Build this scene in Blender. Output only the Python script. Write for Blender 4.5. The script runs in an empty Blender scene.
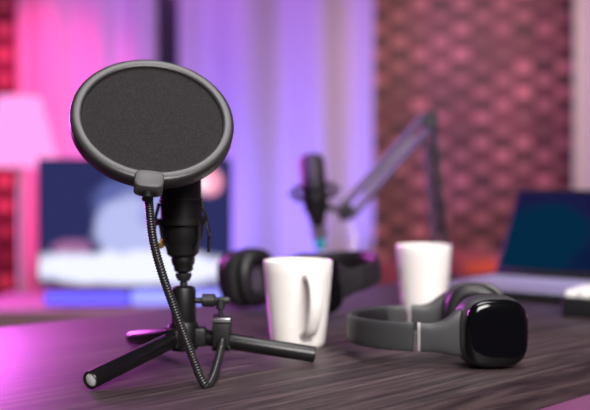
import bpy, bmesh, math, random
from mathutils import Vector, Matrix
random.seed(4)
PI = math.pi
scene = bpy.context.scene
C = scene.collection
F = 983.0; CX = 295.0; HY = 183.0; CZ = 0.94; DZ = 0.75
def P(px, py, d):
    return Vector(((px-CX)/F*d, d, CZ-(py-HY)/F*d))

# ------------------------------------------------------------------ materials
def mat(name, col, rough=0.5, metal=0.0, coat=0.0, noise=0.0, nscale=60, bump=0.0, bscale=400, emit=None, estr=0, spec=None, sheen=0, trans=0.0):
    m = bpy.data.materials.new(name); m.use_nodes = True
    nt = m.node_tree; b = nt.nodes['Principled BSDF']
    b.inputs['Base Color'].default_value = (*col, 1)
    b.inputs['Roughness'].default_value = rough
    b.inputs['Metallic'].default_value = metal
    b.inputs['Coat Weight'].default_value = coat
    b.inputs['Coat Roughness'].default_value = 0.08
    if spec is not None: b.inputs['Specular IOR Level'].default_value = spec
    if sheen: b.inputs['Sheen Weight'].default_value = sheen
    tc = nt.nodes.new('ShaderNodeTexCoord')
    nz = nt.nodes.new('ShaderNodeTexNoise'); nz.inputs['Scale'].default_value = nscale
    nt.links.new(tc.outputs['Object'], nz.inputs['Vector'])
    mx = nt.nodes.new('ShaderNodeMix'); mx.data_type = 'RGBA'
    k = max(noise, 0.04)
    mx.inputs['A'].default_value = (*[c*(1-k) for c in col], 1)
    mx.inputs['B'].default_value = (*[min(1, c*(1+k)) for c in col], 1)
    nt.links.new(nz.outputs['Fac'], mx.inputs['Factor'])
    nt.links.new(mx.outputs['Result'], b.inputs['Base Color'])
    if bump:
        n2 = nt.nodes.new('ShaderNodeTexNoise'); n2.inputs['Scale'].default_value = bscale
        nt.links.new(tc.outputs['Object'], n2.inputs['Vector'])
        bp = nt.nodes.new('ShaderNodeBump'); bp.inputs['Strength'].default_value = bump; bp.inputs['Distance'].default_value = 0.001
        nt.links.new(n2.outputs['Fac'], bp.inputs['Height']); nt.links.new(bp.outputs['Normal'], b.inputs['Normal'])
    if emit:
        b.inputs['Emission Color'].default_value = (*emit, 1); b.inputs['Emission Strength'].default_value = estr
    return m

M = {}
M['plastic'] = mat('black_matte_plastic', (.005, .0048, .005), .45, spec=.35, bump=.15, bscale=900)
M['ring'] = mat('charcoal_ring_plastic', (.020, .0192, .0197), .38, bump=.12, bscale=1200)
M['tab'] = mat('grey_tab_plastic', (.045, .043, .045), .5, bump=.15, bscale=1200)
M['gloss'] = mat('gloss_black', (.002, .002, .0025), .1, spec=.35, coat=.15)
M['rubber'] = mat('black_rubber', (.008, .008, .008), .6)
M['tube'] = mat('black_painted_tube', (.0055, .005, .006), .3, spec=.35)
M['capm'] = mat('grey_end_cap', (.4, .4, .4), .3)
M['chrome'] = mat('brushed_steel', (.5, .5, .52), .28, metal=1)
M['brass'] = mat('brass', (.9, .5, .12), .3, metal=1)
M['neck'] = mat('black_chrome_gooseneck', (.018, .0175, .018), .3, metal=.2)
M['hgrey'] = mat('grey_satin_plastic', (.034, .034, .037), .45)
M['hdark'] = mat('dark_headphone_plastic', (.012, .0115, .013), .5)
M['leather'] = mat('black_leatherette', (.009, .008, .0095), .45, bump=.3, bscale=500)
M['cloth'] = mat('speaker_cloth', (.07, .05, .08), .8, bump=.5, bscale=800)
M['mug'] = mat('white_glazed_ceramic', (.88, .84, .81), .22, coat=.35)
M['seam'] = mat('silver_seam', (.24, .23, .23), .4)
M['teal'] = mat('teal_plastic', (.02, .3, .42), .4)
M['micdark'] = mat('microphone_black', (.006, .006, .006), .5, spec=.35)
M['grille'] = mat('microphone_grille', (.03, .03, .03), .4, metal=.6, bump=.6, bscale=900)
M['armp'] = mat('boom_arm_paint', (.07, .05, .08), .4)
M['lapbody'] = mat('laptop_silver', (.27, .25, .36), .4)
M['lapdark'] = mat('laptop_black', (.01, .01, .012), .4)
M['keys'] = mat('laptop_keys', (.33, .32, .45), .5)
M['keyslit'] = mat('keys_in_white_light', (.85, .84, .82), .5)  # white light on the laptop keys, put into the key colour
M['cabinet'] = mat('cabinet_wood', (.30, .20, .20), .5, noise=.2, nscale=12)
M['white'] = mat('white_paint', (.7, .68, .68), .5)
M['frame_dark'] = mat('dark_window_frame', (.012, .012, .02), .5)
M['glass'] = mat('night_window_glass', (.006, .007, .015), .1)
M['sofa'] = mat('dark_red_upholstery', (.10, .014, .02), .85, noise=.15, nscale=30, sheen=.3)
M['pinkc'] = mat('pink_cushion_cloth', (.38, .07, .10), .85, sheen=.3)
M['orangec'] = mat('orange_cushion_cloth', (.75, .13, .03), .85, sheen=.3)
M['floor'] = mat('pale_floor', (.45, .40, .42), .45, noise=.08, nscale=4)
M['steel_leg'] = mat('desk_leg_paint', (.02, .02, .022), .45)
M['lampbase'] = mat('lamp_base', (.6, .5, .52), .4)

def curtain_mat():
    m = bpy.data.materials.new('sheer_curtain_cloth'); m.use_nodes = True
    nt = m.node_tree; b = nt.nodes['Principled BSDF']
    b.inputs['Base Color'].default_value = (.72, .70, .72, 1); b.inputs['Roughness'].default_value = .9
    tr = nt.nodes.new('ShaderNodeBsdfTranslucent'); tr.inputs['Color'].default_value = (.72, .70, .72, 1)
    ms = nt.nodes.new('ShaderNodeMixShader'); ms.inputs['Fac'].default_value = .2
    out = nt.nodes['Material Output']
    nt.links.new(b.outputs[0], ms.inputs[1]); nt.links.new(tr.outputs[0], ms.inputs[2]); nt.links.new(ms.outputs[0], out.inputs['Surface'])
    tc = nt.nodes.new('ShaderNodeTexCoord'); w = nt.nodes.new('ShaderNodeTexNoise'); w.inputs['Scale'].default_value = 300
    nt.links.new(tc.outputs['Object'], w.inputs['Vector'])
    bp = nt.nodes.new('ShaderNodeBump'); bp.inputs['Strength'].default_value = .2; bp.inputs['Distance'].default_value = .001
    nt.links.new(w.outputs['Fac'], bp.inputs['Height']); nt.links.new(bp.outputs['Normal'], b.inputs['Normal'])
    return m
M['curtain'] = curtain_mat()

def brick_mat():
    m = bpy.data.materials.new('red_brick'); m.use_nodes = True
    nt = m.node_tree; b = nt.nodes['Principled BSDF']; b.inputs['Roughness'].default_value = .5
    tc = nt.nodes.new('ShaderNodeTexCoord'); sp = nt.nodes.new('ShaderNodeSeparateXYZ'); nt.links.new(tc.outputs['Object'], sp.inputs[0])
    def mt_(op, a, b_=None, c_=None):
        n = nt.nodes.new('ShaderNodeMath'); n.operation = op
        for i, v in enumerate((a, b_, c_)):
            if v is None: continue
            if isinstance(v, (int, float)): n.inputs[i].default_value = v
            else: nt.links.new(v, n.inputs[i])
        return n.outputs[0]
    xy = mt_('ADD', sp.outputs['X'], sp.outputs['Y'])
    zr = mt_('DIVIDE', sp.outputs['Z'], .0705); row = mt_('FLOOR', zr); fz = mt_('FRACT', zr)
    u = mt_('ADD', mt_('DIVIDE', xy, .232), mt_('MULTIPLY', mt_('FLOORED_MODULO', row, 2), .5))
    fu = mt_('FRACT', u); cell = mt_('FLOOR', u); head = mt_('LESS_THAN', fu, .42)
    # joints: distance to the brick edges in metres
    e1 = mt_('MULTIPLY', mt_('MINIMUM', fz, mt_('SUBTRACT', 1, fz)), .0705)
    d0 = mt_('MINIMUM', fu, mt_('SUBTRACT', 1, fu)); d1 = mt_('ABSOLUTE', mt_('SUBTRACT', fu, .42))
    e2 = mt_('MULTIPLY', mt_('MINIMUM', d0, d1), .232)
    mort = nt.nodes.new('ShaderNodeMapRange'); nt.links.new(mt_('MINIMUM', e1, e2), mort.inputs['Value'])
    mort.inputs['From Min'].default_value = .003; mort.inputs['From Max'].default_value = .005
    cv = nt.nodes.new('ShaderNodeCombineXYZ'); nt.links.new(mt_('ADD', mt_('MULTIPLY', cell, 2), head), cv.inputs[0]); nt.links.new(row, cv.inputs[1])
    wn = nt.nodes.new('ShaderNodeTexWhiteNoise'); wn.noise_dimensions = '2D'; nt.links.new(cv.outputs[0], wn.inputs['Vector'])
    mix = lambda: nt.nodes.new('ShaderNodeMix')
    a = mix(); a.data_type = 'RGBA'; a.inputs['A'].default_value = (.115, .024, .032, 1); a.inputs['B'].default_value = (.42, .145, .145, 1); nt.links.new(head, a.inputs['Factor'])
    vr = mt_('ADD', mt_('MULTIPLY', wn.outputs['Value'], 1.1), .42)
    nz = nt.nodes.new('ShaderNodeTexNoise'); nz.inputs['Scale'].default_value = 3; nz.inputs['Detail'].default_value = 4; nt.links.new(tc.outputs['Object'], nz.inputs['Vector'])
    vr = mt_('MULTIPLY', vr, mt_('ADD', mt_('MULTIPLY', nz.outputs['Fac'], 1.4), .3))
    mu = mix(); mu.data_type = 'RGBA'; mu.blend_type = 'MULTIPLY'; mu.inputs['Factor'].default_value = 1
    nt.links.new(a.outputs['Result'], mu.inputs['A']); nt.links.new(vr, mu.inputs['B'])
    f = mix(); f.data_type = 'RGBA'; f.inputs['A'].default_value = (.25, .09, .10, 1); nt.links.new(mort.outputs[0], f.inputs['Factor']); nt.links.new(mu.outputs['Result'], f.inputs['B'])
    nt.links.new(f.outputs['Result'], b.inputs['Base Color'])
    bp = nt.nodes.new('ShaderNodeBump'); bp.inputs['Distance'].default_value = .008; bp.inputs['Strength'].default_value = .6
    nt.links.new(mort.outputs[0], bp.inputs['Height']); nt.links.new(bp.outputs['Normal'], b.inputs['Normal'])
    return m
M['brick'] = brick_mat()

def wood_mat():
    m = bpy.data.materials.new('dark_walnut_laminate'); m.use_nodes = True
    nt = m.node_tree; b = nt.nodes['Principled BSDF']
    tc = nt.nodes.new('ShaderNodeTexCoord'); mp = nt.nodes.new('ShaderNodeMapping')
    mp.inputs['Scale'].default_value = (2.2, 46, 46)
    nt.links.new(tc.outputs['Object'], mp.inputs['Vector'])
    nz = nt.nodes.new('ShaderNodeTexNoise'); nz.inputs['Scale'].default_value = 2.2; nz.inputs['Detail'].default_value = 9; nz.inputs['Roughness'].default_value = .68; nz.inputs['Distortion'].default_value = .7
    nt.links.new(mp.outputs[0], nz.inputs['Vector'])
    cr = nt.nodes.new('ShaderNodeValToRGB')
    e = cr.color_ramp.elements
    e[0].position = .32; e[0].color = (.010, .007, .008, 1)
    e[1].position = .72; e[1].color = (.105, .072, .072, 1)
    k = e.new(.5); k.color = (.038, .025, .027, 1)
    nt.links.new(nz.outputs['Fac'], cr.inputs[0]); nt.links.new(cr.outputs[0], b.inputs['Base Color'])
    mr = nt.nodes.new('ShaderNodeMapRange'); mr.inputs['To Min'].default_value = .36; mr.inputs['To Max'].default_value = .54
    nt.links.new(nz.outputs['Fac'], mr.inputs['Value']); nt.links.new(mr.outputs[0], b.inputs['Roughness'])
    bp = nt.nodes.new('ShaderNodeBump'); bp.inputs['Distance'].default_value = .0006; bp.inputs['Strength'].default_value = .7
    nt.links.new(nz.outputs['Fac'], bp.inputs['Height']); nt.links.new(bp.outputs['Normal'], b.inputs['Normal'])
    return m
M['wood'] = wood_mat()

def emis(name, col, s):
    m = bpy.data.materials.new(name); m.use_nodes = True
    nt = m.node_tree; nt.nodes.remove(nt.nodes['Principled BSDF'])
    e = nt.nodes.new('ShaderNodeEmission'); e.inputs[0].default_value = (*col, 1); e.inputs[1].default_value = s
    nt.links.new(e.outputs[0], nt.nodes['Material Output'].inputs['Surface'])
    return m
M['shade'] = emis('lit_pink_lamp_shade', (1, .30, .72), 1.35)
M['blue_led'] = emis('blue_led', (.14, .11, 1), 1.6)
M['white_led'] = emis('blue_white_led', (.28, .30, 1), 1.6)
M['lapscreen'] = emis('laptop_screen_blue', (.004, .015, .05), 1.0)

def blob_screen(name, base, blobs, strength=1.0):
    """screen picture: base colour plus soft elliptical patches, in the screen's own object coordinates (x,z)"""
    m = bpy.data.materials.new(name); m.use_nodes = True
    nt = m.node_tree; nt.nodes.remove(nt.nodes['Principled BSDF'])
    tc = nt.nodes.new('ShaderNodeTexCoord'); sp = nt.nodes.new('ShaderNodeSeparateXYZ'); nt.links.new(tc.outputs['Object'], sp.inputs[0])
    nz = nt.nodes.new('ShaderNodeTexNoise'); nz.inputs['Scale'].default_value = 14; nt.links.new(tc.outputs['Object'], nz.inputs['Vector'])
    def math_(op, a, b_):
        n = nt.nodes.new('ShaderNodeMath'); n.operation = op
        for i, v in enumerate((a, b_)):
            if v is None: continue
            if isinstance(v, (int, float)): n.inputs[i].default_value = v
            else: nt.links.new(v, n.inputs[i])
        return n.outputs[0]
    rgb = nt.nodes.new('ShaderNodeRGB'); rgb.outputs[0].default_value = (*base, 1); cur = rgb.outputs[0]
    for (x, z, rx, rz, col) in blobs:
        dx = math_('DIVIDE', math_('SUBTRACT', sp.outputs['X'], x), rx); dz = math_('DIVIDE', math_('SUBTRACT', sp.outputs['Z'], z), rz)
        d = math_('ADD', math_('MULTIPLY', dx, dx), math_('MULTIPLY', dz, dz))
        d = math_('ADD', d, math_('MULTIPLY', math_('SUBTRACT', nz.outputs['Fac'], .5), 1.2))
        mr = nt.nodes.new('ShaderNodeMapRange'); mr.interpolation_type = 'SMOOTHSTEP'
        mr.inputs['From Min'].default_value = 1.25; mr.inputs['From Max'].default_value = .55
        nt.links.new(d, mr.inputs['Value'])
        mx = nt.nodes.new('ShaderNodeMix'); mx.data_type = 'RGBA'; mx.inputs['B'].default_value = (*col, 1)
        nt.links.new(mr.outputs[0], mx.inputs['Factor']); nt.links.new(cur, mx.inputs['A']); cur = mx.outputs['Result']
    e = nt.nodes.new('ShaderNodeEmission'); e.inputs[1].default_value = strength
    nt.links.new(cur, e.inputs[0]); nt.links.new(e.outputs[0], nt.nodes['Material Output'].inputs['Surface'])
    return m

# ------------------------------------------------------------------ helpers
def finish(name, bm, m, parent=None, loc=None, smooth=True, angle=40, matrix=None):
    bmesh.ops.recalc_face_normals(bm, faces=bm.faces)
    me = bpy.data.meshes.new(name); bm.to_mesh(me); bm.free()
    if smooth:
        for p in me.polygons: p.use_smooth = True
        try: me.set_sharp_from_angle(angle=math.radians(angle))
        except Exception: pass
    me.materials.append(M[m] if isinstance(m, str) else m)
    o = bpy.data.objects.new(name, me); C.objects.link(o)
    if parent is not None: o.parent = parent
    if matrix is not None: o.matrix_basis = matrix
    elif loc is not None: o.location = loc
    return o
def thing(name, label, cat, loc=(0, 0, 0), rot=(0, 0, 0), group=None):
    o = bpy.data.objects.new(name, None); C.objects.link(o); o.empty_display_size = .02
    o.location = loc; o.rotation_euler = rot; tag(o, label, cat, group); return o
def tag(o, label, cat, group=None):
    o['label'] = label; o['category'] = cat
    if group: o['group'] = group
    return o
def struct(name, bm, m, loc=None, smooth=False):
    o = finish(name, bm, m, None, loc, smooth); o['kind'] = 'structure'; return o
def box(bm, c, s, bev=0, seg=3, rot=None):
    t = bmesh.new(); bmesh.ops.create_cube(t, size=1)
    for v in t.verts: v.co = Vector((v.co.x*s[0], v.co.y*s[1], v.co.z*s[2]))
    if bev: bmesh.ops.bevel(t, geom=list(t.edges), offset=bev, segments=seg, profile=.5, affect='EDGES')
    mt = Matrix.Translation(Vector(c)) @ (rot.to_4x4() if rot is not None else Matrix.Identity(4))
    t.transform(mt)
    me = bpy.data.meshes.new('t'); t.to_mesh(me); t.free(); bm.from_mesh(me); bpy.data.meshes.remove(me)
    return bm
def lathe(bm, prof, n=64, mtx=None, closed=False):
    """prof: (r,z) list about local z"""
    rings = []
    for r, z in prof:
        if r < 1e-6: rings.append([bm.verts.new((0, 0, z))])
        else: rings.append([bm.verts.new((r*math.cos(2*PI*i/n), r*math.sin(2*PI*i/n), z)) for i in range(n)])
    prs = list(zip(rings, rings[1:]))
    if closed: prs.append((rings[-1], rings[0]))
    vs = [v for r in rings for v in r]
    for a, b in prs:
        for i in range(n):
            j = (i+1) % n
            if len(a) == 1 and len(b) == 1: continue
            if len(a) == 1: bm.faces.new((a[0], b[i], b[j]))
            elif len(b) == 1: bm.faces.new((a[i], a[j], b[0]))
            else: bm.faces.new((a[i], a[j], b[j], b[i]))
    if mtx is not None:
        for v in vs: v.co = mtx @ v.co
    return bm
def catmull(pts, n=10):
    pts = [Vector(p) for p in pts]; out = []
    e = [2*pts[0]-pts[1]] + pts + [2*pts[-1]-pts[-2]]
    for i in range(1, len(e)-2):
        for k in range(n):
            t = k/n; a, b, c, d = e[i-1:i+3]
            out.append(.5*((2*b)+(c-a)*t+(2*a-5*b+4*c-d)*t*t+(3*b-a-3*c+d)*t**3))
    out.append(pts[-1]); return out
def sweep(bm, path, sizes, up=Vector((0, 0, 1)), n=24, p=2.0, caps=True, closed=False):
    """sweep a superellipse; sizes = (a across, b along up) per point or one tuple"""
    path = [Vector(q) for q in path]; L = len(path); up = Vector(up)
    if isinstance(sizes, tuple): sizes = [sizes]*L
    rings = []
    for i, q in enumerate(path):
        a = path[(i-1) % L] if (closed or i) else q; c = path[(i+1) % L] if (closed or i < L-1) else q
        t = (c-a).normalized(); s = t.cross(up)
        if s.length < 1e-4: s = t.cross(Vector((0, 1, 0)))
        s.normalize(); u = s.cross(t).normalized()
        ring = []
        for k in range(n):
            an = 2*PI*k/n; cc, ss = math.cos(an), math.sin(an)
            x = math.copysign(abs(cc)**(2/p), cc)*sizes[i][0]; y = math.copysign(abs(ss)**(2/p), ss)*sizes[i][1]
            ring.append(bm.verts.new(q+s*x+u*y))
        rings.append(ring)
    prs = list(zip(rings, rings[1:]))
    if closed: prs.append((rings[-1], rings[0]))
    for a, b in prs:
        for i in range(n):
            j = (i+1) % n; bm.faces.new((a[i], a[j], b[j], b[i]))
    if caps and not closed:
        bm.faces.new(rings[0]); bm.faces.new(rings[-1])
    return bm
def align(direction, origin=(0, 0, 0), xh=None):
    z = Vector(direction).normalized()
    x = Vector(xh) if xh is not None else (Vector((1, 0, 0)) if abs(z.x) < .9 else Vector((0, 1, 0)))
    y = z.cross(x).normalized(); x = y.cross(z).normalized()
    m = Matrix((x, y, z)).transposed().to_4x4(); m.translation = Vector(origin); return m
def cyl(bm, a, b, r, n=32, bev=.0006, r2=None):
    a = Vector(a); b = Vector(b); h = (b-a).length; r2 = r if r2 is None else r2
    return lathe(bm, [(0, 0), (r-bev, 0), (r, bev), (r2, h-bev), (r2-bev, h), (0, h)], n, align(b-a, a))

# ------------------------------------------------------------------ room shell
WY = 5.5
bm = bmesh.new(); box(bm, (0, WY+.1, 1.35), (7.4, .2, 2.7)); struct('wall_back', bm, 'brick')
bm = bmesh.new(); box(bm, (0, 2.4, -.05), (7.4, 6.6, .1)); struct('floor', bm, 'floor')
bm = bmesh.new(); box(bm, (-3.7-.05, 2.4, 1.35), (.1, 6.6, 2.7)); struct('wall_left', bm, 'brick')
bm = bmesh.new(); box(bm, (3.7+.05, 2.4, 1.35), (.1, 6.6, 2.7)); struct('wall_right', bm, 'white')
bm = bmesh.new(); box(bm, (0, WY-.012, .05), (7.4, .024, .1), .004); struct('baseboard_back', bm, 'frame_dark')
# dark window behind the curtains
wnx = (166-CX)/F*WY
bm = bmesh.new()
for x in (-.74, -.03, .68):
    box(bm, (wnx+x+.03, WY-.03, 1.35), (.085, .06, 2.3), .004)
for z in (.24, 2.46): box(bm, (wnx, WY-.03, z), (1.5, .058, .08), .004)
w = struct('window_1', bm, 'frame_dark')
bm = bmesh.new(); box(bm, (wnx, WY-.012, 1.35), (1.46, .01, 2.2)); g = finish('window_pane', bm, 'glass', w, smooth=False)

# curtains
def curtain(x0, x1, y, seed, label, per=.21, amp=.055, place='curtains'):
    rnd = random.Random(seed)
    root = thing('curtain', label, 'curtain', ((x0+x1)/2, y, 0.02), group=None)
    bm = bmesh.new(); W = x1-x0; nx = int(W/.012); nz = 24
    ph = [rnd.uniform(0, 6.28) for _ in range(4)]
    rows = []
    for k in range(nz+1):
        z = 2.44*k/nz; row = []
        for i in range(nx+1):
            u = W*i/nx
            a = 2*PI*u/per + .6*math.sin(2*PI*u/(per*3.3)+ph[0]) + .15*math.sin(z*1.4+ph[1])
            yy = amp*math.sin(a)*(0.85+.2*math.sin(2*PI*u/.8+ph[2])) + .006*math.sin(2.3*a+ph[3])
            row.append(bm.verts.new((-W/2+u, yy, z)))
        rows.append(row)
    for a, b in zip(rows, rows[1:]):
        for i in range(nx): bm.faces.new((a[i], a[i+1], b[i+1], b[i]))
    o = finish('cloth', bm, 'curtain', root, angle=180)
    so = o.modifiers.new('thick', 'SOLIDIFY'); so.thickness = .003
    bm = bmesh.new(); cyl(bm, (-W/2-.01, 0, 2.46), (W/2+.01, 0, 2.46), .012); finish('curtain_rod', bm, 'frame_dark', root)
    return root
X = lambda px, d: (px-CX)/F*d
CD = 5.28
curtain(X(18, CD), X(157, CD), CD, 3, 'sheer curtain glowing pink and magenta behind the lamp, left of the dark window gap', .24, .035)
curtain(X(179, CD), X(373, CD), CD, 11, 'sheer violet and blue curtain hanging between the dark window gap and the brick wall', .42, .075)
curtain(X(572, CD), X(572, CD)+.9, CD, 5, 'pale pink curtain at the right edge, above the laptop', .2, .05)

# ------------------------------------------------------------------ desk (45 degrees)
dr = Vector((.7071, .7071, 0)); dn = Vector((-.7071, .7071, 0))
N0, N1, S0, S1, TH = .516, 1.186, .2, 2.35, .036
dc = dr*(S0+S1)/2 + dn*(N0+N1)/2
desk = thing('desk', 'dark wood grain desk top crossing the foreground, carrying microphone stand and mugs', 'desk', (dc.x, dc.y, 0), (0, 0, PI/4))
bm = bmesh.new(); box(bm, (0, 0, DZ-TH/2), (S1-S0, N1-N0, TH), .0016, 2); finish('desk_top', bm, 'wood', desk)
for sx in (-1, 1):
    for sy in (-1, 1):
        bm = bmesh.new(); box(bm, (sx*((S1-S0)/2-.06), sy*((N1-N0)/2-.06), (DZ-TH)/2), (.05, .05, DZ-TH), .003); finish('leg', bm, 'steel_leg', desk)

# ------------------------------------------------------------------ mugs
def mug(loc, ang, label, s=1.0):
    root = thing('coffee_mug', label, 'mug', loc, (0, 0, ang), group='white mugs on the desk')
    prof = [(0, .0025), (.026, .0025), (.028, 0), (.0305, .001), (.032, .006), (.0345, .03), (.0375, .06), (.0397, .085), (.0405, .0985), (.0400, .1000), (.0388, .0995),
            (.0378, .092), (.0358, .06), (.0325, .03), (.028, .012), (.02, .008), (0, .0075)]
    pr = []
    bm = bmesh.new(); lathe(bm, prof, 72); finish('body', bm, 'mug', root, angle=60)
    pts = catmull([(.036, 0, .083), (.052, 0, .0855), (.0635, 0, .077), (.066, 0, .060), (.061, 0, .042), (.050, 0, .026), (.0345, 0, .017)], 8)
    n = len(pts); sz = [(.0052, .0082-.0008*math.sin(PI*i/(n-1))) for i in range(n)]
    bm = bmesh.new(); sweep(bm, pts, sz, up=(0, 1, 0), n=20, p=2.4)
    finish('handle', bm, 'mug', root, angle=60)
    return root
m1 = P(298, 0, 1.145); mug((m1.x, m1.y, DZ), math.radians(-73), 'white ceramic mug with its handle toward the viewer, behind the tripod leg')
m2 = P(424, 0, 1.43); mug((m2.x, m2.y, DZ), math.radians(75), 'white ceramic mug without visible handle, standing behind the grey headphones')

# ------------------------------------------------------------------ tripod
H = Vector((-.116, 1.022, 0))
tri = thing('desk_tripod', 'black tabletop tripod stand with three round legs under the microphone', 'tripod', (H.x, H.y, DZ))
ends = [Vector((-.1875, .896, 0))-H, Vector((.020, 1.032, 0))-H, Vector((-.188, 1.139, 0))-H]
hubz = .030
for k, e in enumerate(ends):
    d = e.normalized(); a = d*.014+Vector((0, 0, hubz)); b = Vector((e.x, e.y, .0095))
    bm = bmesh.new()
    ax = (b-a).normalized()
    L = (b-a).length
    # tube with a slanted mouth
    mt = align(ax, a, xh=(0, 0, 1))
    lathe(bm, [(0, 0), (.0075, 0), (.0085, .002), (.0085, L), (.0078, L+.0008), (.0066, L), (.0066, L-.006), (0, L-.006)], 40, mt)
    lg = finish('leg', bm, 'tube', tri)
    bm = bmesh.new(); lathe(bm, [(0, L-.005), (.0062, L-.005), (.0062, L-.0012), (.004, L), (0, L)], 32, mt); finish('end_cap', bm, 'capm' if k == 0 else 'rubber', lg)
    bm = bmesh.new(); box(bm, d*.014+Vector((0, 0, hubz)), (.02, .018, .02), .003, 3, Matrix.Rotation(math.atan2(d.y, d.x), 3, 'Z')); finish('leg_joint', bm, 'plastic', lg)
bm = bmesh.new(); lathe(bm, [(0, .016), (.013, .016), (.0155, .019), (.0155, .042), (.0135, .046), (0, .046)], 40); finish('hub', bm, 'plastic', tri)
bm = bmesh.new(); lathe(bm, [(0, .044), (.0115, .044), (.0128, .047), (.0128, .078), (.0115, .0815), (.0085, .083), (0, .083)], 40); finish('column', bm, 'plastic', tri)
bm = bmesh.new(); cyl(bm, (.012, -.002, .068), (.022, -.002, .068), .003); 
lathe(bm, [(0, 0), (.0055, 0), (.0068, .001)]+[(.0068, .013), (.0055, .0145), (0, .0145)], 24, align((1, 0, 0), (.019, -.002, .068))); finish('tightening_knob', bm, 'hdark', tri)
bm = bmesh.new(); cyl(bm, (0, 0, .082), (0, 0, .094), .004); lathe(bm, [(0, .088), (.006, .0885), (.0085, .093), (.0085, .096), (0, .0975)], 32); finish('ball_head', bm, 'rubber', tri)

# ------------------------------------------------------------------ foreground microphone in its shock mount
mic = thing('studio_microphone', 'black studio microphone in shock mount standing behind the round pop filter', 'microphone', (H.x, H.y, DZ+.0975), (math.radians(1), math.radians(-2), 0))
bm = bmesh.new(); lathe(bm, [(0, .016), (.013, .016), (.0165, .019), (.0180, .030), (.0185, .031), (.0205, .042), (.0205, .048), (.0195, .049), (.0195, .053), (.0215, .055), (.0215, .073), (.0225, .0735), (.0225, .076), (.0215, .0765), (.0220, .10), (.0235, .12), (.0235, .135), (0, .135)], 56)
body = finish('microphone_body', bm, 'micdark', mic)
bm = bmesh.new(); lathe(bm, [(0, .134), (.0242, .134), (.0242, .137), (.0236, .138), (.0236, .165), (.021, .177), (.014, .184), (0, .186)], 56); finish('grille', bm, 'grille', mic)
bm = bmesh.new()
lathe(bm, [(0, 0), (.008, 0), (.0100, .002), (.0100, .006), (.0115, .008), (.0125, .013), (.0115, .018), (.0145, .022), (.0150, .028), (.012, .031), (0, .031)], 40)
cr = finish('swivel_mount', bm, 'plastic', mic)
bm = bmesh.new(); lathe(bm, [(.0262, .05), (.028, .05), (.028, .056), (.0262, .056)], 56, closed=True)
for a in range(4):
    an = PI/4+a*PI/2; c, s = math.cos(an), math.sin(an)
    sweep(bm, catmull([(c*.013, s*.013, .022), (c*.024, s*.024, .034), (c*.0275, s*.0275, .053)], 5), (.0024, .0016), up=(-s, c, .01), n=10)
finish('shock_mount_cradle', bm, 'plastic', mic)
for sx in (-1, 1):
    bm = bmesh.new()
    sweep(bm, catmull([(sx*.0265, -.008, .052), (sx*.0285, -.009, .040), (sx*.0275, -.009, .026+(.008 if sx < 0 else -.006))], 6), (.0024, .0016), n=12)
    finish('mount_arm', bm, 'plastic', mic)
    bm = bmesh.new()
    sweep(bm, catmull([(sx*.0268, -.005, .056), (sx*.0235, -.007, .066), (sx*.0225, -.004, .072)], 6), (.0018, .0018), n=10)
    finish('elastic_band', bm, 'rubber', mic)
bm = bmesh.new(); cyl(bm, (-.020, -.017, .030), (-.020, -.024, .030), .0034); cyl(bm, (-.019, -.016, .0345), (-.019, -.022, .0355), .0018)
finish('thumb_screw', bm, 'brass', mic)['label'] = 'brass thumb screw'

# ------------------------------------------------------------------ pop filter
PC = P(153.5, 118, .935)
v = (Vector((0, 0, CZ))-PC).normalized()
right = Vector((1, 0, 0)); right = (right-right.dot(v)*v).normalized(); upv = v.cross(right)*-1
if upv.z < 0: upv = -upv
ro = math.radians(8); u = (upv*math.cos(ro)+right*math.sin(ro)); th = math.radians(42.5)
Nn = (v*math.cos(th)+u*math.sin(th)).normalized()
up_in = (Vector((0, 0, 1))-Nn.z*Nn); up_in.normalize()
clampP = P(221, 345, 1.024)
pf = thing('pop_filter', 'round black pop filter on gooseneck, clamped to the tripod leg in the foreground', 'pop filter', (clampP.x, clampP.y, DZ+.02))
O = pf.location.copy()
sx_ = up_in.cross(Nn).normalized()
mt = Matrix((sx_, up_in, Nn)).transposed().to_4x4(); mt.translation = PC-O
R0 = .0775
ringprof = [(.0665, -.0065), (.0665, .0010), (.0671, .0020), (.0695, .0026), (.0735, .0026), (.0758, .0019), (R0-.0004, .0006), (R0, -.0010), (R0, -.0110), (R0-.0012, -.0125), (.071, -.0125), (.0675, -.0105)]
bm = bmesh.new(); lathe(bm, ringprof, 144, closed=True); finish('ring', bm, 'ring', pf, matrix=mt, angle=50)
# netting: fine woven look
def netm():
    m = bpy.data.materials.new('nylon_netting'); m.use_nodes = True; nt = m.node_tree; b = nt.nodes['Principled BSDF']
    tc = nt.nodes.new('ShaderNodeTexCoord'); vo = nt.nodes.new('ShaderNodeTexVoronoi'); vo.inputs['Scale'].default_value = 950
    nt.links.new(tc.outputs['Object'], vo.inputs['Vector'])
    cr = nt.nodes.new('ShaderNodeValToRGB'); cr.color_ramp.elements[0].color = (.004, .0037, .0038, 1); cr.color_ramp.elements[1].color = (.021, .019, .0198, 1); cr.color_ramp.elements[1].position = .7
    nt.links.new(vo.outputs['Distance'], cr.inputs[0]); nt.links.new(cr.outputs[0], b.inputs['Base Color'])
    b.inputs['Roughness'].default_value = .8; b.inputs['Specular IOR Level'].default_value = .1
    return m
nm = netm()
for z in (-.001, -.0065):
    bm = bmesh.new(); lathe(bm, [(0, z), (.03, z), (.0672, z), (.0672, z-.0004), (0, z-.0004)], 96); finish('netting', bm, nm, pf, matrix=mt)
# tab on the lower rim, direction in ring plane
tabdir = math.radians(-90-8)
def ringpt(r, a, z): return mt @ Vector((r*math.cos(a), r*math.sin(a), z))
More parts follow.
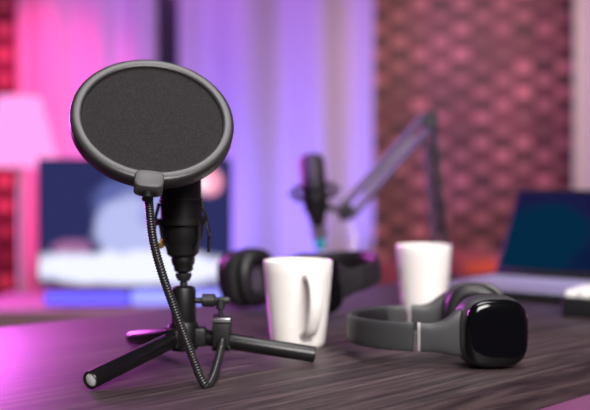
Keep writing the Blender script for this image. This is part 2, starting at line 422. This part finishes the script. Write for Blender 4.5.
# angle: find the ring angle whose projection falls at px 148
best = None
for k in range(720):
    a = PI+PI*k/720; q = ringpt(.079, a, 0)+O; px = CX+F*q.x/q.y
    if q.z < PC.z and (best is None or abs(px-149) < best[0]): best = (abs(px-149), a)
ta = best[1]
rad = (mt.to_3x3() @ Vector((math.cos(ta), math.sin(ta), 0))); tanv = (mt.to_3x3() @ Vector((-math.sin(ta), math.cos(ta), 0)))
tm = Matrix((tanv, rad, Nn)).transposed()
bm = bmesh.new()
def pill(bm, c, hx, hy, hz, tmx, p=4, n=48, inset=.0012):
    layers = [(-hz, .80), (-hz+inset*.4, .93), (-hz+inset, 1), (hz-inset, 1), (hz-inset*.4, .95), (hz, .86)]
    rings = []
    for z, s in layers:
        r = []
        for k in range(n):
            a = 2*PI*k/n; cc, ss = math.cos(a), math.sin(a)
            x = math.copysign(abs(cc)**(2/p), cc)*(hx-(1-s)*min(hx, hy)); y = math.copysign(abs(ss)**(2/p), ss)*(hy-(1-s)*min(hx, hy))
            r.append(bm.verts.new(Vector(c)+tmx @ Vector((x, y, z))))
        rings.append(r)
    for a, b in zip(rings, rings[1:]):
        for i in range(n): bm.faces.new((a[i], a[(i+1) % n], b[(i+1) % n], b[i]))
    bm.faces.new(rings[0]); bm.faces.new(rings[-1])
tc_ = ringpt(.0785, ta, -.002)
pill(bm, tc_, .0132, .0098, .0080, tm, 3.6); finish('connector_tab', bm, 'tab', pf, angle=45)
# gooseneck
tipw = tc_+O+rad*.008-Nn*.003
g = [tipw, P(149.5, 210, .893), P(153, 240, .90), P(162, 274, .90), P(177, 317, .902), P(190, 352, .904), P(200, 378, .904)]
base2 = P(206.5, 386.5, .908)
g2 = [P(212, 379, .925), P(217, 364, .96), P(220, 352, 1.0), P(222, 340, 1.012)]
path = catmull([q-O for q in g]+[base2-O]+[q-O for q in g2], 40)
# resample by length, ribbed surface
acc = [0]
for a, b in zip(path, path[1:]): acc.append(acc[-1]+(b-a).length)
tot = acc[-1]; step = .00052; out = []; j = 0; s = 0; 
while s < tot:
    while acc[j+1] < s: j += 1
    t = (s-acc[j])/max(1e-9, acc[j+1]-acc[j]); out.append(path[j].lerp(path[j+1], t)); s += step
sz = []
for i in range(len(out)):
    r = .0040 + .00042*math.cos(2*PI*i/5); sz.append((r, r))
bm = bmesh.new(); sweep(bm, out, sz, up=(.3, 1, .1), n=20); finish('gooseneck', bm, 'neck', pf, angle=180)
bm = bmesh.new(); cyl(bm, tc_+rad*.004-Nn*.003, tc_+rad*.016-Nn*.003, .0052); finish('gooseneck_collar', bm, 'plastic', pf)
# clamp: a C body gripping the leg, screw with T knob above
cq = P(221.5, 333, 1.022)-O
bm = bmesh.new()
box(bm, cq+Vector((0, .010, 0)), (.0195, .005, .036), .0012)
box(bm, cq+Vector((0, -.001, .0145)), (.0195, .022, .005), .0012)
box(bm, cq+Vector((0, -.001, -.0150)), (.0195, .022, .005), .0012)
box(bm, cq+Vector((0, -.010, -.003)), (.018, .004, .028), .0012)
cl = finish('clamp', bm, 'plastic', pf)
bm = bmesh.new(); box(bm, cq+Vector((0, -.0125, .0145)), (.0195, .0012, .0042), .0004); finish('clamp_edge', bm, 'chrome', cl)['label'] = 'bare steel edge'
bm = bmesh.new(); cyl(bm, cq+Vector((-.001, -.002, .010)), cq+Vector((-.001, -.002, .033)), .0026)
cyl(bm, cq+Vector((-.001, -.002, .025)), cq+Vector((-.001, -.002, .036)), .0048)
box(bm, cq+Vector((0, -.002, .034)), (.019, .007, .007), .0028)
finish('clamp_screw', bm, 'hdark', pf)

# ------------------------------------------------------------------ headphones
def headphones(label, loc, rot, scale, colour='hgrey', seam='seam'):
    root = thing('headphones', label, 'headphones', loc, rot, group='over-ear headphones on the desk'); root.scale = (scale,)*3
    hw = .0655
    # band centre line (x across, y along the arch)
    pts = []
    for k in range(41):
        a = PI*k/40
        pts.append(Vector((-math.cos(a)*(.074+.004*math.sin(a)), .060+math.sin(a)*.086, -.006)))
    bm = bmesh.new()
    sweep(bm, pts[3:38], (.0032, .0150), up=(0, 0, 1), n=28, p=3.4); hb = finish('headband', bm, colour, root)
    bm = bmesh.new()
    inner = [Vector((p.x*.945, .060+(p.y-.060)*.95, p.z)) for p in pts[7:34]]
    sweep(bm, inner, (.0042, .0125), up=(0, 0, 1), n=24, p=2.6); finish('band_padding', bm, 'leather', root)
    for s in (-1, 1):
        # yoke flaring from band to cup
        yp = catmull([(s*.0742, .074, -.006), (s*.0744, .062, -.006), (s*.0750, .046, -.005), (s*.0745, .030, -.002), (s*.071, .012, 0), (s*.068, -.010, 0)], 6)
        n = len(yp); ys = []
        for i in range(n):
            t = i/(n-1); w = .0150 + .0185*min(1, max(0, (t-.2)/.55))**1.6 
            ys.append((.0040+.004*t*(1-t)*2, w))
        bm = bmesh.new(); sweep(bm, yp, ys, up=(0, 0, 1), n=28, p=3.0); finish('arm', bm, colour, root)
        bm = bmesh.new(); sweep(bm, [(s*.0742, .0765, -.006), (s*.0742, .0735, -.006)], (.0042, .0154), n=28, p=3.4); hr = finish('hinge_ring', bm, seam, root)
        if seam == 'seam': hr['label'] = 'silver hinge ring'
        mc = Matrix(((0, 0, s), (1, 0, 0), (0, s, 0))) if s > 0 else Matrix(((0, 0, -1), (1, 0, 0), (0, -1, 0)))
        # cup housing: layered superellipse loft, outer face along s*x
        def loft(layers, name, m, par, p=3.0, nn=56):
            bm = bmesh.new(); rings = []
            for x, hy, hz in layers:
                r = []
                for k in range(nn):
                    a = 2*PI*k/nn; cc, ss = math.cos(a), math.sin(a)
                    r.append(bm.verts.new((s*x, math.copysign(abs(cc)**(2/p), cc)*hy*1.06, math.copysign(abs(ss)**(2/p), ss)*hz)))
                rings.append(r)
            for a, b in zip(rings, rings[1:]):
                for i in range(nn): bm.faces.new((a[i], a[(i+1) % nn], b[(i+1) % nn], b[i]))
            bm.faces.new(rings[0]); bm.faces.new(rings[-1])
            return finish(name, bm, m, par, angle=50)
        sw_ = math.radians(13 if s < 0 else -6)
        cup = loft([(.056, .030, .033), (.058, .0335, .0365), (.063, .0345, .0372), (.072, .034, .0366), (.078, .0325, .035), (.081, .030, .033)], 'ear_cup', colour, root)
        cup.matrix_basis = Matrix.Translation((s*.07, 0, 0)) @ Matrix.Rotation(sw_, 4, 'Z') @ Matrix.Translation((-s*.07, 0, 0))
        loft([(.079, .0290, .0325), (.0825, .0315, .0345), (.0855, .0312, .0342), (.0885, .0290, .0320), (.0900, .0255, .0285), (.0905, .0200, .0225), (.0908, .01, .011)], 'cover_plate', 'gloss', cup, 3.2)
        # cushion torus
        cp = []
        for k in range(48):
            a = 2*PI*k/48; cc, ss = math.cos(a), math.sin(a)
            cp.append(Vector((s*.0485, math.copysign(abs(cc)**.8, cc)*.0245, math.copysign(abs(ss)**.8, ss)*.027)))
        bm = bmesh.new(); sweep(bm, cp, (.0098, .0098), up=(1, 0, 0), n=18, closed=True); finish('ear_cushion', bm, 'leather', cup, angle=180)
        loft([(.0535, .018, .021), (.0565, .019, .022)], 'speaker_cloth', 'cloth', cup, 2.5)
    return root
headphones('grey over-ear headphones lying on the desk, glossy black ear cup facing the viewer', (.206, 1.078, DZ+.0375), (math.radians(0), 0, math.radians(87)), 1.0)
headphones('black over-ear headphones resting behind the front mug, blurred, band curving away to the right', (-.026, 1.42, DZ+.0475), (math.radians(9), 0, math.radians(-52)), 1.17, 'hdark', 'hdark')

# ------------------------------------------------------------------ boom arm and second microphone
B = P(441, 0, 1.88); B.z = DZ
ba = thing('boom_arm', 'jointed boom arm standing behind the second mug, holding the far microphone', 'microphone arm', tuple(B))
e0 = P(441, 250, 1.89)-B; el = P(429, 120, 1.93)-B; tip = P(347, 211, 1.84)-B
bm = bmesh.new(); box(bm, (0, 0, .008), (.05, .05, .016), .004); cyl(bm, (0, 0, .014), (0, 0, .06), .012); finish('clamp_base', bm, 'plastic', ba)
bm = bmesh.new()
for dx in (-.009, .009): 
    o1 = Vector((dx, 0, 0)); sweep(bm, [Vector((0, 0, .045))+o1, el+o1], (.006, .006), up=(0, 1, 0), n=12, p=4)
finish('lower_arm', bm, 'plastic', ba)
ad = (tip-el).normalized(); pn = ad.cross(Vector((0, 1, 0))).normalized()
bm = bmesh.new()
for dx in (-.012, .012): sweep(bm, [el+pn*dx, tip+pn*dx], (.0075, .0075), up=(0, 1, 0), n=12, p=4)
finish('upper_arm', bm, 'armp', ba)
def spring(a, b, r, turns, wr):
    d = (b-a); ax = d.normalized(); p1 = ax.cross(Vector((0, 1, 0))).normalized(); p2 = ax.cross(p1)
    return [a+d*(k/(turns*10))+r*(p1*math.cos(2*PI*k/10)+p2*math.sin(2*PI*k/10)) for k in range(turns*10+1)]
bm = bmesh.new(); sweep(bm, spring(el+ad*.05, tip-ad*.05, .006, 34, .001), (.0012, .0012), up=(.1, 1, .2), n=6); finish('spring', bm, 'chrome', ba, angle=180)
bm = bmesh.new(); sweep(bm, spring(Vector((0, -.004, .1)), el*.85+Vector((0, -.004, 0)), .006, 34, .001), (.0012, .0012), up=(.1, 1, .2), n=6); finish('spring', bm, 'tube', ba, angle=180)
bm = bmesh.new(); cyl(bm, el+Vector((0, -.016, 0)), el+Vector((0, .016, 0)), .017); box(bm, el+Vector((.004, 0, -.012)), (.026, .02, .03), .005); finish('elbow_joint', bm, 'plastic', ba)
bm = bmesh.new(); cyl(bm, tip+Vector((0, -.015, 0)), tip+Vector((0, .015, 0)), .013); box(bm, tip+Vector((-.004, 0, -.006)), (.022, .02, .024), .004)
cyl(bm, tip+Vector((-.004, 0, -.004)), tip+Vector((-.036, 0, .008)), .006); finish('end_joint', bm, 'plastic', ba)

mb = P(318, 226, 1.84)
fm = thing('studio_microphone', 'black studio microphone hanging blurred from the boom arm, in front of the curtain', 'microphone', tuple(mb), (0, math.radians(-6), 0)); fm.scale = (1.2, 1.2, 1.0)
bm = bmesh.new(); lathe(bm, [(0, 0), (.008, 0), (.011, .003), (.014, .02), (.0195, .036), (.0195, .088), (.0175, .092), (0, .092)], 40); finish('microphone_body', bm, 'micdark', fm)
bm = bmesh.new(); lathe(bm, [(0, .091), (.0205, .091), (.0205, .094), (.0198, .096), (.0198, .124), (.017, .132), (.009, .136), (0, .137)], 40); finish('grille', bm, 'grille', fm)
bm = bmesh.new(); lathe(bm, [(.030, .050), (.033, .050), (.033, .057), (.030, .057)], 40, closed=True)
lathe(bm, [(.030, .072), (.033, .072), (.033, .079), (.030, .079)], 40, closed=True)
for k in range(4):
    a = k*PI/2+.3; cyl(bm, (.0315*math.cos(a), .0315*math.sin(a), .052), (.0315*math.cos(a), .0315*math.sin(a), .078), .003, 10)
    for z in (.054, .076): cyl(bm, (.0315*math.cos(a), .0315*math.sin(a), z), (.018*math.cos(a+.3), .018*math.sin(a+.3), .065), .0016, 8)
finish('shock_mount', bm, 'plastic', fm)
for s_ in (-1, 1):
    bm = bmesh.new(); cyl(bm, (s_*.032, 0, .064), (s_*.041, 0, .066), .004, 12); finish('mount_knob', bm, 'plastic', fm)
bm = bmesh.new(); lathe(bm, [(0, -.022), (.010, -.022), (.0115, -.02), (.0115, -.002), (.009, 0), (0, 0)], 32); finish('connector', bm, 'chrome', fm)['label'] = 'silver cable plug'
bm = bmesh.new(); lathe(bm, [(0, -.045), (.0065, -.045), (.0085, -.04), (.0085, -.022), (0, -.022)], 32); finish('cable_boot', bm, 'teal', fm)['label'] = 'teal cable boot'
cb = [P(322, 251, 1.838), P(327, 266, 1.835), P(345, 262, 1.83), P(355, 240, 1.835), P(349, 224, 1.84)]
bm = bmesh.new(); o0 = cb[0].copy(); sweep(bm, [q-o0 for q in catmull(cb, 12)], (.0028, .0028), up=(0, 1, 0), n=10)
c_ = finish('microphone_cable', bm, 'white', None, tuple(o0)); tag(c_, 'thin pale cable looping below the boom arm end', 'cable')

# ------------------------------------------------------------------ laptop
hl = Vector((.376, 1.86, DZ)); ld = Vector((.78, -.626, 0)).normalized(); lf = Vector((-.626, -.78, 0)).normalized()
ang = math.atan2(ld.y, ld.x)
lap = thing('laptop', 'open laptop with dark blue screen at the right end of the desk', 'laptop', tuple(hl), (0, 0, ang))
# local: x along hinge, -y toward the user
W, Dp = .34, .235
bm = bmesh.new(); box(bm, (W/2, -Dp/2, .0085), (W, Dp, .013), .003); base = finish('laptop_base', bm, 'lapdark', lap)
bm = bmesh.new(); box(bm, (W/2, -Dp/2, .0158), (W-.004, Dp-.004, .0016), .0005); deck = finish('palm_rest_deck', bm, 'lapbody', base)
kw = .0172
for r in range(6):
    for c in range(18):
        x = .022+c*.0186; y = -.028-r*.0186
        if c >= 17 and r == 5: continue
        bm = bmesh.new() if (r == 0 and c == 0) else bm
        box(bm, (x, y, .0178), (.0158, .0158, .0024), .0008, 1)
finish('keyboard', bm, 'keys', base)
bm = bmesh.new(); box(bm, (W/2, -.19, .0168), (.11, .065, .0008), .0002, 1); finish('touchpad', bm, 'lapbody', base)
sl = .187; ti = math.radians(32)
sd = Vector((0, math.sin(ti), math.cos(ti)))
rm = Matrix.Rotation(-ti, 3, 'X')
bm = bmesh.new(); box(bm, Vector((W/2, .006, .018))+sd*sl/2, (W, .006, sl), .0025, 3, rm); lid = finish('lid', bm, 'lapdark', lap)
bm = bmesh.new(); box(bm, (0, 0, 0), (W-.014, .0008, sl-.022), 0)
lapm = blob_screen('laptop_picture', (.010, .010, .055), [(-.10, -.03, .12, .09, (.001, .022, .055)), (.06, -.06, .10, .05, (.004, .012, .05)), (.1, .08, .12, .03, (.012, .008, .05))], 1.0)
scq = finish('screen', bm, lapm, lid, smooth=False, matrix=Matrix.Translation(Vector((W/2, .006, .018))+sd*(sl/2+.002)+(rm @ Vector((0, -.0036, 0)))) @ rm.to_4x4())
bm = bmesh.new(); cyl(bm, (.03, .004, .016), (W-.03, .004, .016), .006, 20); finish('hinge', bm, 'lapdark', lap)

# added key block at the right edge, stands for laptop keys in white light
kb = Vector((.428, 1.405, 0)); kroot = thing('lit_key_block', 'added block of keys standing in for laptop keys in white light, right frame edge', 'keyboard', (kb.x+.05, kb.y-.01, DZ), (0, 0, ang+.12))
bm = bmesh.new(); box(bm, (.045, 0, .014), (.26, .105, .028), .004); finish('keyboard_case', bm, 'lapdark', kroot)
bm = bmesh.new()
for r in range(5):
    for c in range(13): box(bm, (-.072+c*.0192, -.04+r*.02, .0325), (.0165, .0165, .010), .002, 2)
finish('keycaps', bm, 'keyslit', kroot)

# ------------------------------------------------------------------ background furniture
D3 = 3.2
cab = thing('media_cabinet', 'low wooden cabinet against the left background, under the monitor', 'cabinet', (X(135, 3.15), 3.17, 0))
bm = bmesh.new(); box(bm, (0, 0, .28), (.92, .42, .5), .006); finish('cabinet_body', bm, 'cabinet', cab)
bm = bmesh.new(); box(bm, (0, 0, .545), (.96, .46, .03), .004); finish('cabinet_top', bm, 'cabinet', cab)
for s_ in (-1, 1):
    bm = bmesh.new(); box(bm, (s_*.228, -.216, .285), (.44, .016, .46), .003); dd = finish('cabinet_door', bm, 'cabinet', cab)
    bm = bmesh.new(); cyl(bm, (s_*.04, -.224, .33), (s_*.04, -.245, .33), .01, 16); finish('knob', bm, 'chrome', dd)
    for yy in (-.17, .17):
        bm = bmesh.new(); cyl(bm, (s_*.40, yy, 0), (s_*.40, yy, .035), .018, 16); finish('foot', bm, 'frame_dark', cab)
mon = thing('computer_monitor', 'wide monitor showing blurred navy and white picture on the low cabinet', 'monitor', (X(135, D3), D3, .56))
sw = 190/F*D3; z0 = P(0, 284, D3).z-.56; z1 = P(0, 160, D3).z-.56; shh = z1-z0
bm = bmesh.new(); box(bm, (0, 0, (z0+z1)/2), (sw+.012, .03, shh+.012), .005); hs = finish('monitor_housing', bm, 'lapdark', mon)
bl = [(.02, .06, .16, .10, (.10, .12, .34)), (.0, -.02, .13, .11, (.42, .45, .75)), (.11, .03, .10, .07, (.30, .33, .68)), (.245, .13, .042, .048, (.95, .35, .50)), (.225, .125, .022, .028, (1, .8, .9)),
      (-.20, -.085, .07, .03, (.30, .12, .28)), (0, -.150, .40, .060, (.78, .80, 1.0))]
mm = blob_screen('monitor_picture', (.022, .025, .10), bl, 1.2)
bm = bmesh.new(); box(bm, (0, 0, 0), (sw, .002, shh)); finish('screen', bm, mm, hs, (0, -.0158, (z0+z1)/2), smooth=False)
bm = bmesh.new(); box(bm, (0, .03, .006), (.24, .17, .012), .004); box(bm, (0, .03, .10), (.05, .02, .19), .004); finish('stand', bm, 'lapdark', mon)
sb = thing('light_bar', 'low bar glowing blue in front of the monitor base', 'light bar', (X(142, 3.05), 3.04, .56))
bm = bmesh.new(); box(bm, (0, 0, .028), (.60, .05, .056), .008); finish('bar_body', bm, 'frame_dark', sb)
bm = bmesh.new(); box(bm, (-.165, -.0262, .026), (.26, .004, .038), .0018); finish('blue_light', bm, 'blue_led', sb)
bm = bmesh.new(); box(bm, (.130, -.0262, .029), (.315, .004, .046), .0018); finish('bright_light', bm, 'white_led', sb)

ls = P(20, 0, 3.5)
lamp = thing('floor_lamp', 'glowing pink lamp with a conical shade in front of the curtain', 'lamp', (ls.x, ls.y, 0))
zt = P(0, 97, 3.5).z; zb = P(0, 167, 3.5).z; rt = 21/F*3.5; rb = 39/F*3.5
bm = bmesh.new(); lathe(bm, [(rb, zb), (rt, zt), (rt-.003, zt), (rb-.003, zb)], 64, closed=True); finish('lamp_shade', bm, 'shade', lamp)
bm = bmesh.new(); cyl(bm, (0, 0, .02), (0, 0, zt-.05), .011); 
for k in range(3): 
    a = k*2*PI/3; cyl(bm, (0, 0, zt-.02), (math.cos(a)*(rt-.002), math.sin(a)*(rt-.002), zt-.008), .0025, 8)
cyl(bm, (0, 0, zt-.08), (0, 0, zt-.015), .006)
finish('pole', bm, 'lampbase', lamp)
bm = bmesh.new(); lathe(bm, [(0, 0), (.13, 0), (.14, .006), (.13, .018), (.02, .026), (0, .026)], 48); finish('lamp_base', bm, 'lampbase', lamp)
bm = bmesh.new(); bmesh.ops.create_uvsphere(bm, u_segments=20, v_segments=12, radius=.032)
for q in bm.verts: q.co.z += zb+.11
finish('bulb', bm, emis('pink_bulb', (1, .4, .8), 12), lamp)

# sofa and cushions
sy = 4.75
sofa = thing('sofa', 'low dark red sofa in front of the brick wall', 'sofa', (X(425, sy), sy, 0))
bm = bmesh.new(); box(bm, (0, .02, .23), (1.15, .62, .22), .04); finish('sofa_base', bm, 'sofa', sofa)
bm = bmesh.new(); box(bm, (0, .27, .34), (1.15, .14, .40), .05); finish('backrest', bm, 'sofa', sofa)
for s_ in (-1, 1):
    bm = bmesh.new(); box(bm, (s_*.53, 0, .30), (.12, .62, .34), .04); finish('armrest', bm, 'sofa', sofa)
    for yy in (-.24, .26):
        bm = bmesh.new(); cyl(bm, (s_*.5, yy, 0), (s_*.5, yy, .13), .02, 16, r2=.025); finish('leg', bm, 'frame_dark', sofa)
def cushion(px, m, label, s=.32, tilt=.3, y_=4.78):
    bm = bmesh.new(); n = 14; g_ = {}
    for side in (1, -1):
        for i in range(n+1):
            for j in range(n+1):
                u_, v_ = 2*i/n-1, 2*j/n-1
                if side == -1 and (abs(u_) == 1 or abs(v_) == 1): g_[(side, i, j)] = g_[(1, i, j)]; continue
                h = .07*((1-u_**4)*(1-v_**4))**.6
                pin = 1-.06*(1-u_*u_)*(abs(v_) == 1)-.06*(1-v_*v_)*(abs(u_) == 1)
                g_[(side, i, j)] = bm.verts.new((u_*s/2*pin, side*h, v_*s/2*pin))
        for i in range(n):
            for j in range(n): bm.faces.new([g_[(side, *q)] for q in ((i, j), (i+1, j), (i+1, j+1), (i, j+1))])
    o = finish('cushion', bm, m, None, (X(px, y_), y_, .35+s/2), angle=180); o.rotation_euler = (-.22, tilt, 0)
    tag(o, label, 'cushion', 'cushions on the sofa')
cushion(470, 'pinkc', 'pinkish red cushion on the sofa, just right of the second mug', .27, .1)
cushion(487, 'orangec', 'orange cushion on the sofa, beside the left edge of the laptop lid', .235, -.08, 4.56)
cushion(384, 'pinkc', 'pinkish red cushion on the sofa, just left of the second mug', .22, .12)

# ------------------------------------------------------------------ lights
def area(name, loc, target, size, power, col, sizey=None, spread=None):
    l = bpy.data.lights.new(name, 'AREA'); l.energy = power; l.color = col; l.size = size
    if sizey: l.shape = 'RECTANGLE'; l.size_y = sizey
    if spread: l.spread = math.radians(spread)
    o = bpy.data.objects.new(name, l); C.objects.link(o); o.location = loc
    o.rotation_euler = (Vector(target)-Vector(loc)).to_track_quat('-Z', 'Y').to_euler(); return o
def spot(name, loc, target, power, col, angle=60, rad=.15, blend=.8):
    l = bpy.data.lights.new(name, 'SPOT'); l.energy = power; l.color = col; l.spot_size = math.radians(angle); l.spot_blend = blend; l.shadow_soft_size = rad
    o = bpy.data.objects.new(name, l); C.objects.link(o); o.location = loc
    o.rotation_euler = (Vector(target)-Vector(loc)).to_track_quat('-Z', 'Y').to_euler(); return o
area('key_softbox', (.6, -1.0, 2.1), (.1, 1.15, .78), 1.2, 21, (1, .95, .92), spread=75)
area('top_softbox', (.15, .85, 2.5), (0, 1.0, .8), 1.0, 8, (1, .95, .97), spread=90)
area('magenta_panel', (-1.5, 3.3, 1.4), (-.3, 1.1, .75), .6, 58, (.92, .13, .95))
spot('magenta_floor', (1.6, 3.0, 2.3), (1.25, 4.1, 0), 120, (1, .15, .8), 45)
spot('violet_laptop_fill', (1.0, 3.0, 2.3), (.5, 1.75, .75), 60, (.42, .32, 1), 15)  # added fill spot that turns the laptop deck violet
spot('pink_curtain_lamp', (-1.65, 4.1, 2.25), (-1.42, 5.3, 1.15), 210, (1, .04, .27), 66, .15, 1)
spot('pink_curtain_low', (-1.3, 4.5, .35), (-1.47, 5.28, .85), 32, (1, .04, .32), 70, .15, 1)
spot('blue_curtain_low', (-.9, 4.3, .25), (-.1, 5.3, 1.0), 120, (.19, .15, 1), 110)
spot('warm_curtain', (1.2, 4.0, 2.3), (0, 5.3, 1.2), 11, (1, .5, .30), 60)
spot('blue_curtain_right', (-.2, 4.4, .3), (.3, 5.3, 1.2), 38, (.2, .15, 1), 80)
spot('violet_arm_fill', (-1.2, .9, 2.2), (.16, 1.9, 1.0), 480, (.5, .09, 1), 11, .05)  # added narrow spot to tint the boom arm purple, no fixture behind it
spot('violet_curtain', (-1.0, 3.9, 2.4), (-.45, 5.3, 1.7), 75, (.62, .17, .85), 90)
spot('brick_lamp', (1.2, 2.9, 2.3), (1.15, 5.5, 1.2), 122, (1, .62, .68), 62)
area('pink_curtain_right', (2.3, 4.2, 1.8), (1.8, 5.3, 1.3), .4, 9, (1, .66, .58))

world = bpy.data.worlds.new('World'); scene.world = world; world.use_nodes = True
world.node_tree.nodes['Background'].inputs[0].default_value = (.30, .18, .42, 1); world.node_tree.nodes['Background'].inputs[1].default_value = .08

# ------------------------------------------------------------------ camera
cd = bpy.data.cameras.new('Camera'); cam = bpy.data.objects.new('Camera', cd); C.objects.link(cam)
cam.location = (0, 0, CZ); cam.rotation_euler = (math.radians(90)-math.atan(22/F), 0, 0)
cd.sensor_width = 36; cd.lens = 36*F/590; cd.clip_start = .05
cd.dof.use_dof = True; cd.dof.focus_distance = .91; cd.dof.aperture_fstop = 3.2; cd.dof.aperture_blades = 0
scene.camera = cam
scene.view_settings.view_transform = 'Standard'; scene.view_settings.look = 'None'; scene.view_settings.gamma = 1
scene.view_settings.use_curve_mapping = False; scene.view_settings.exposure = 0
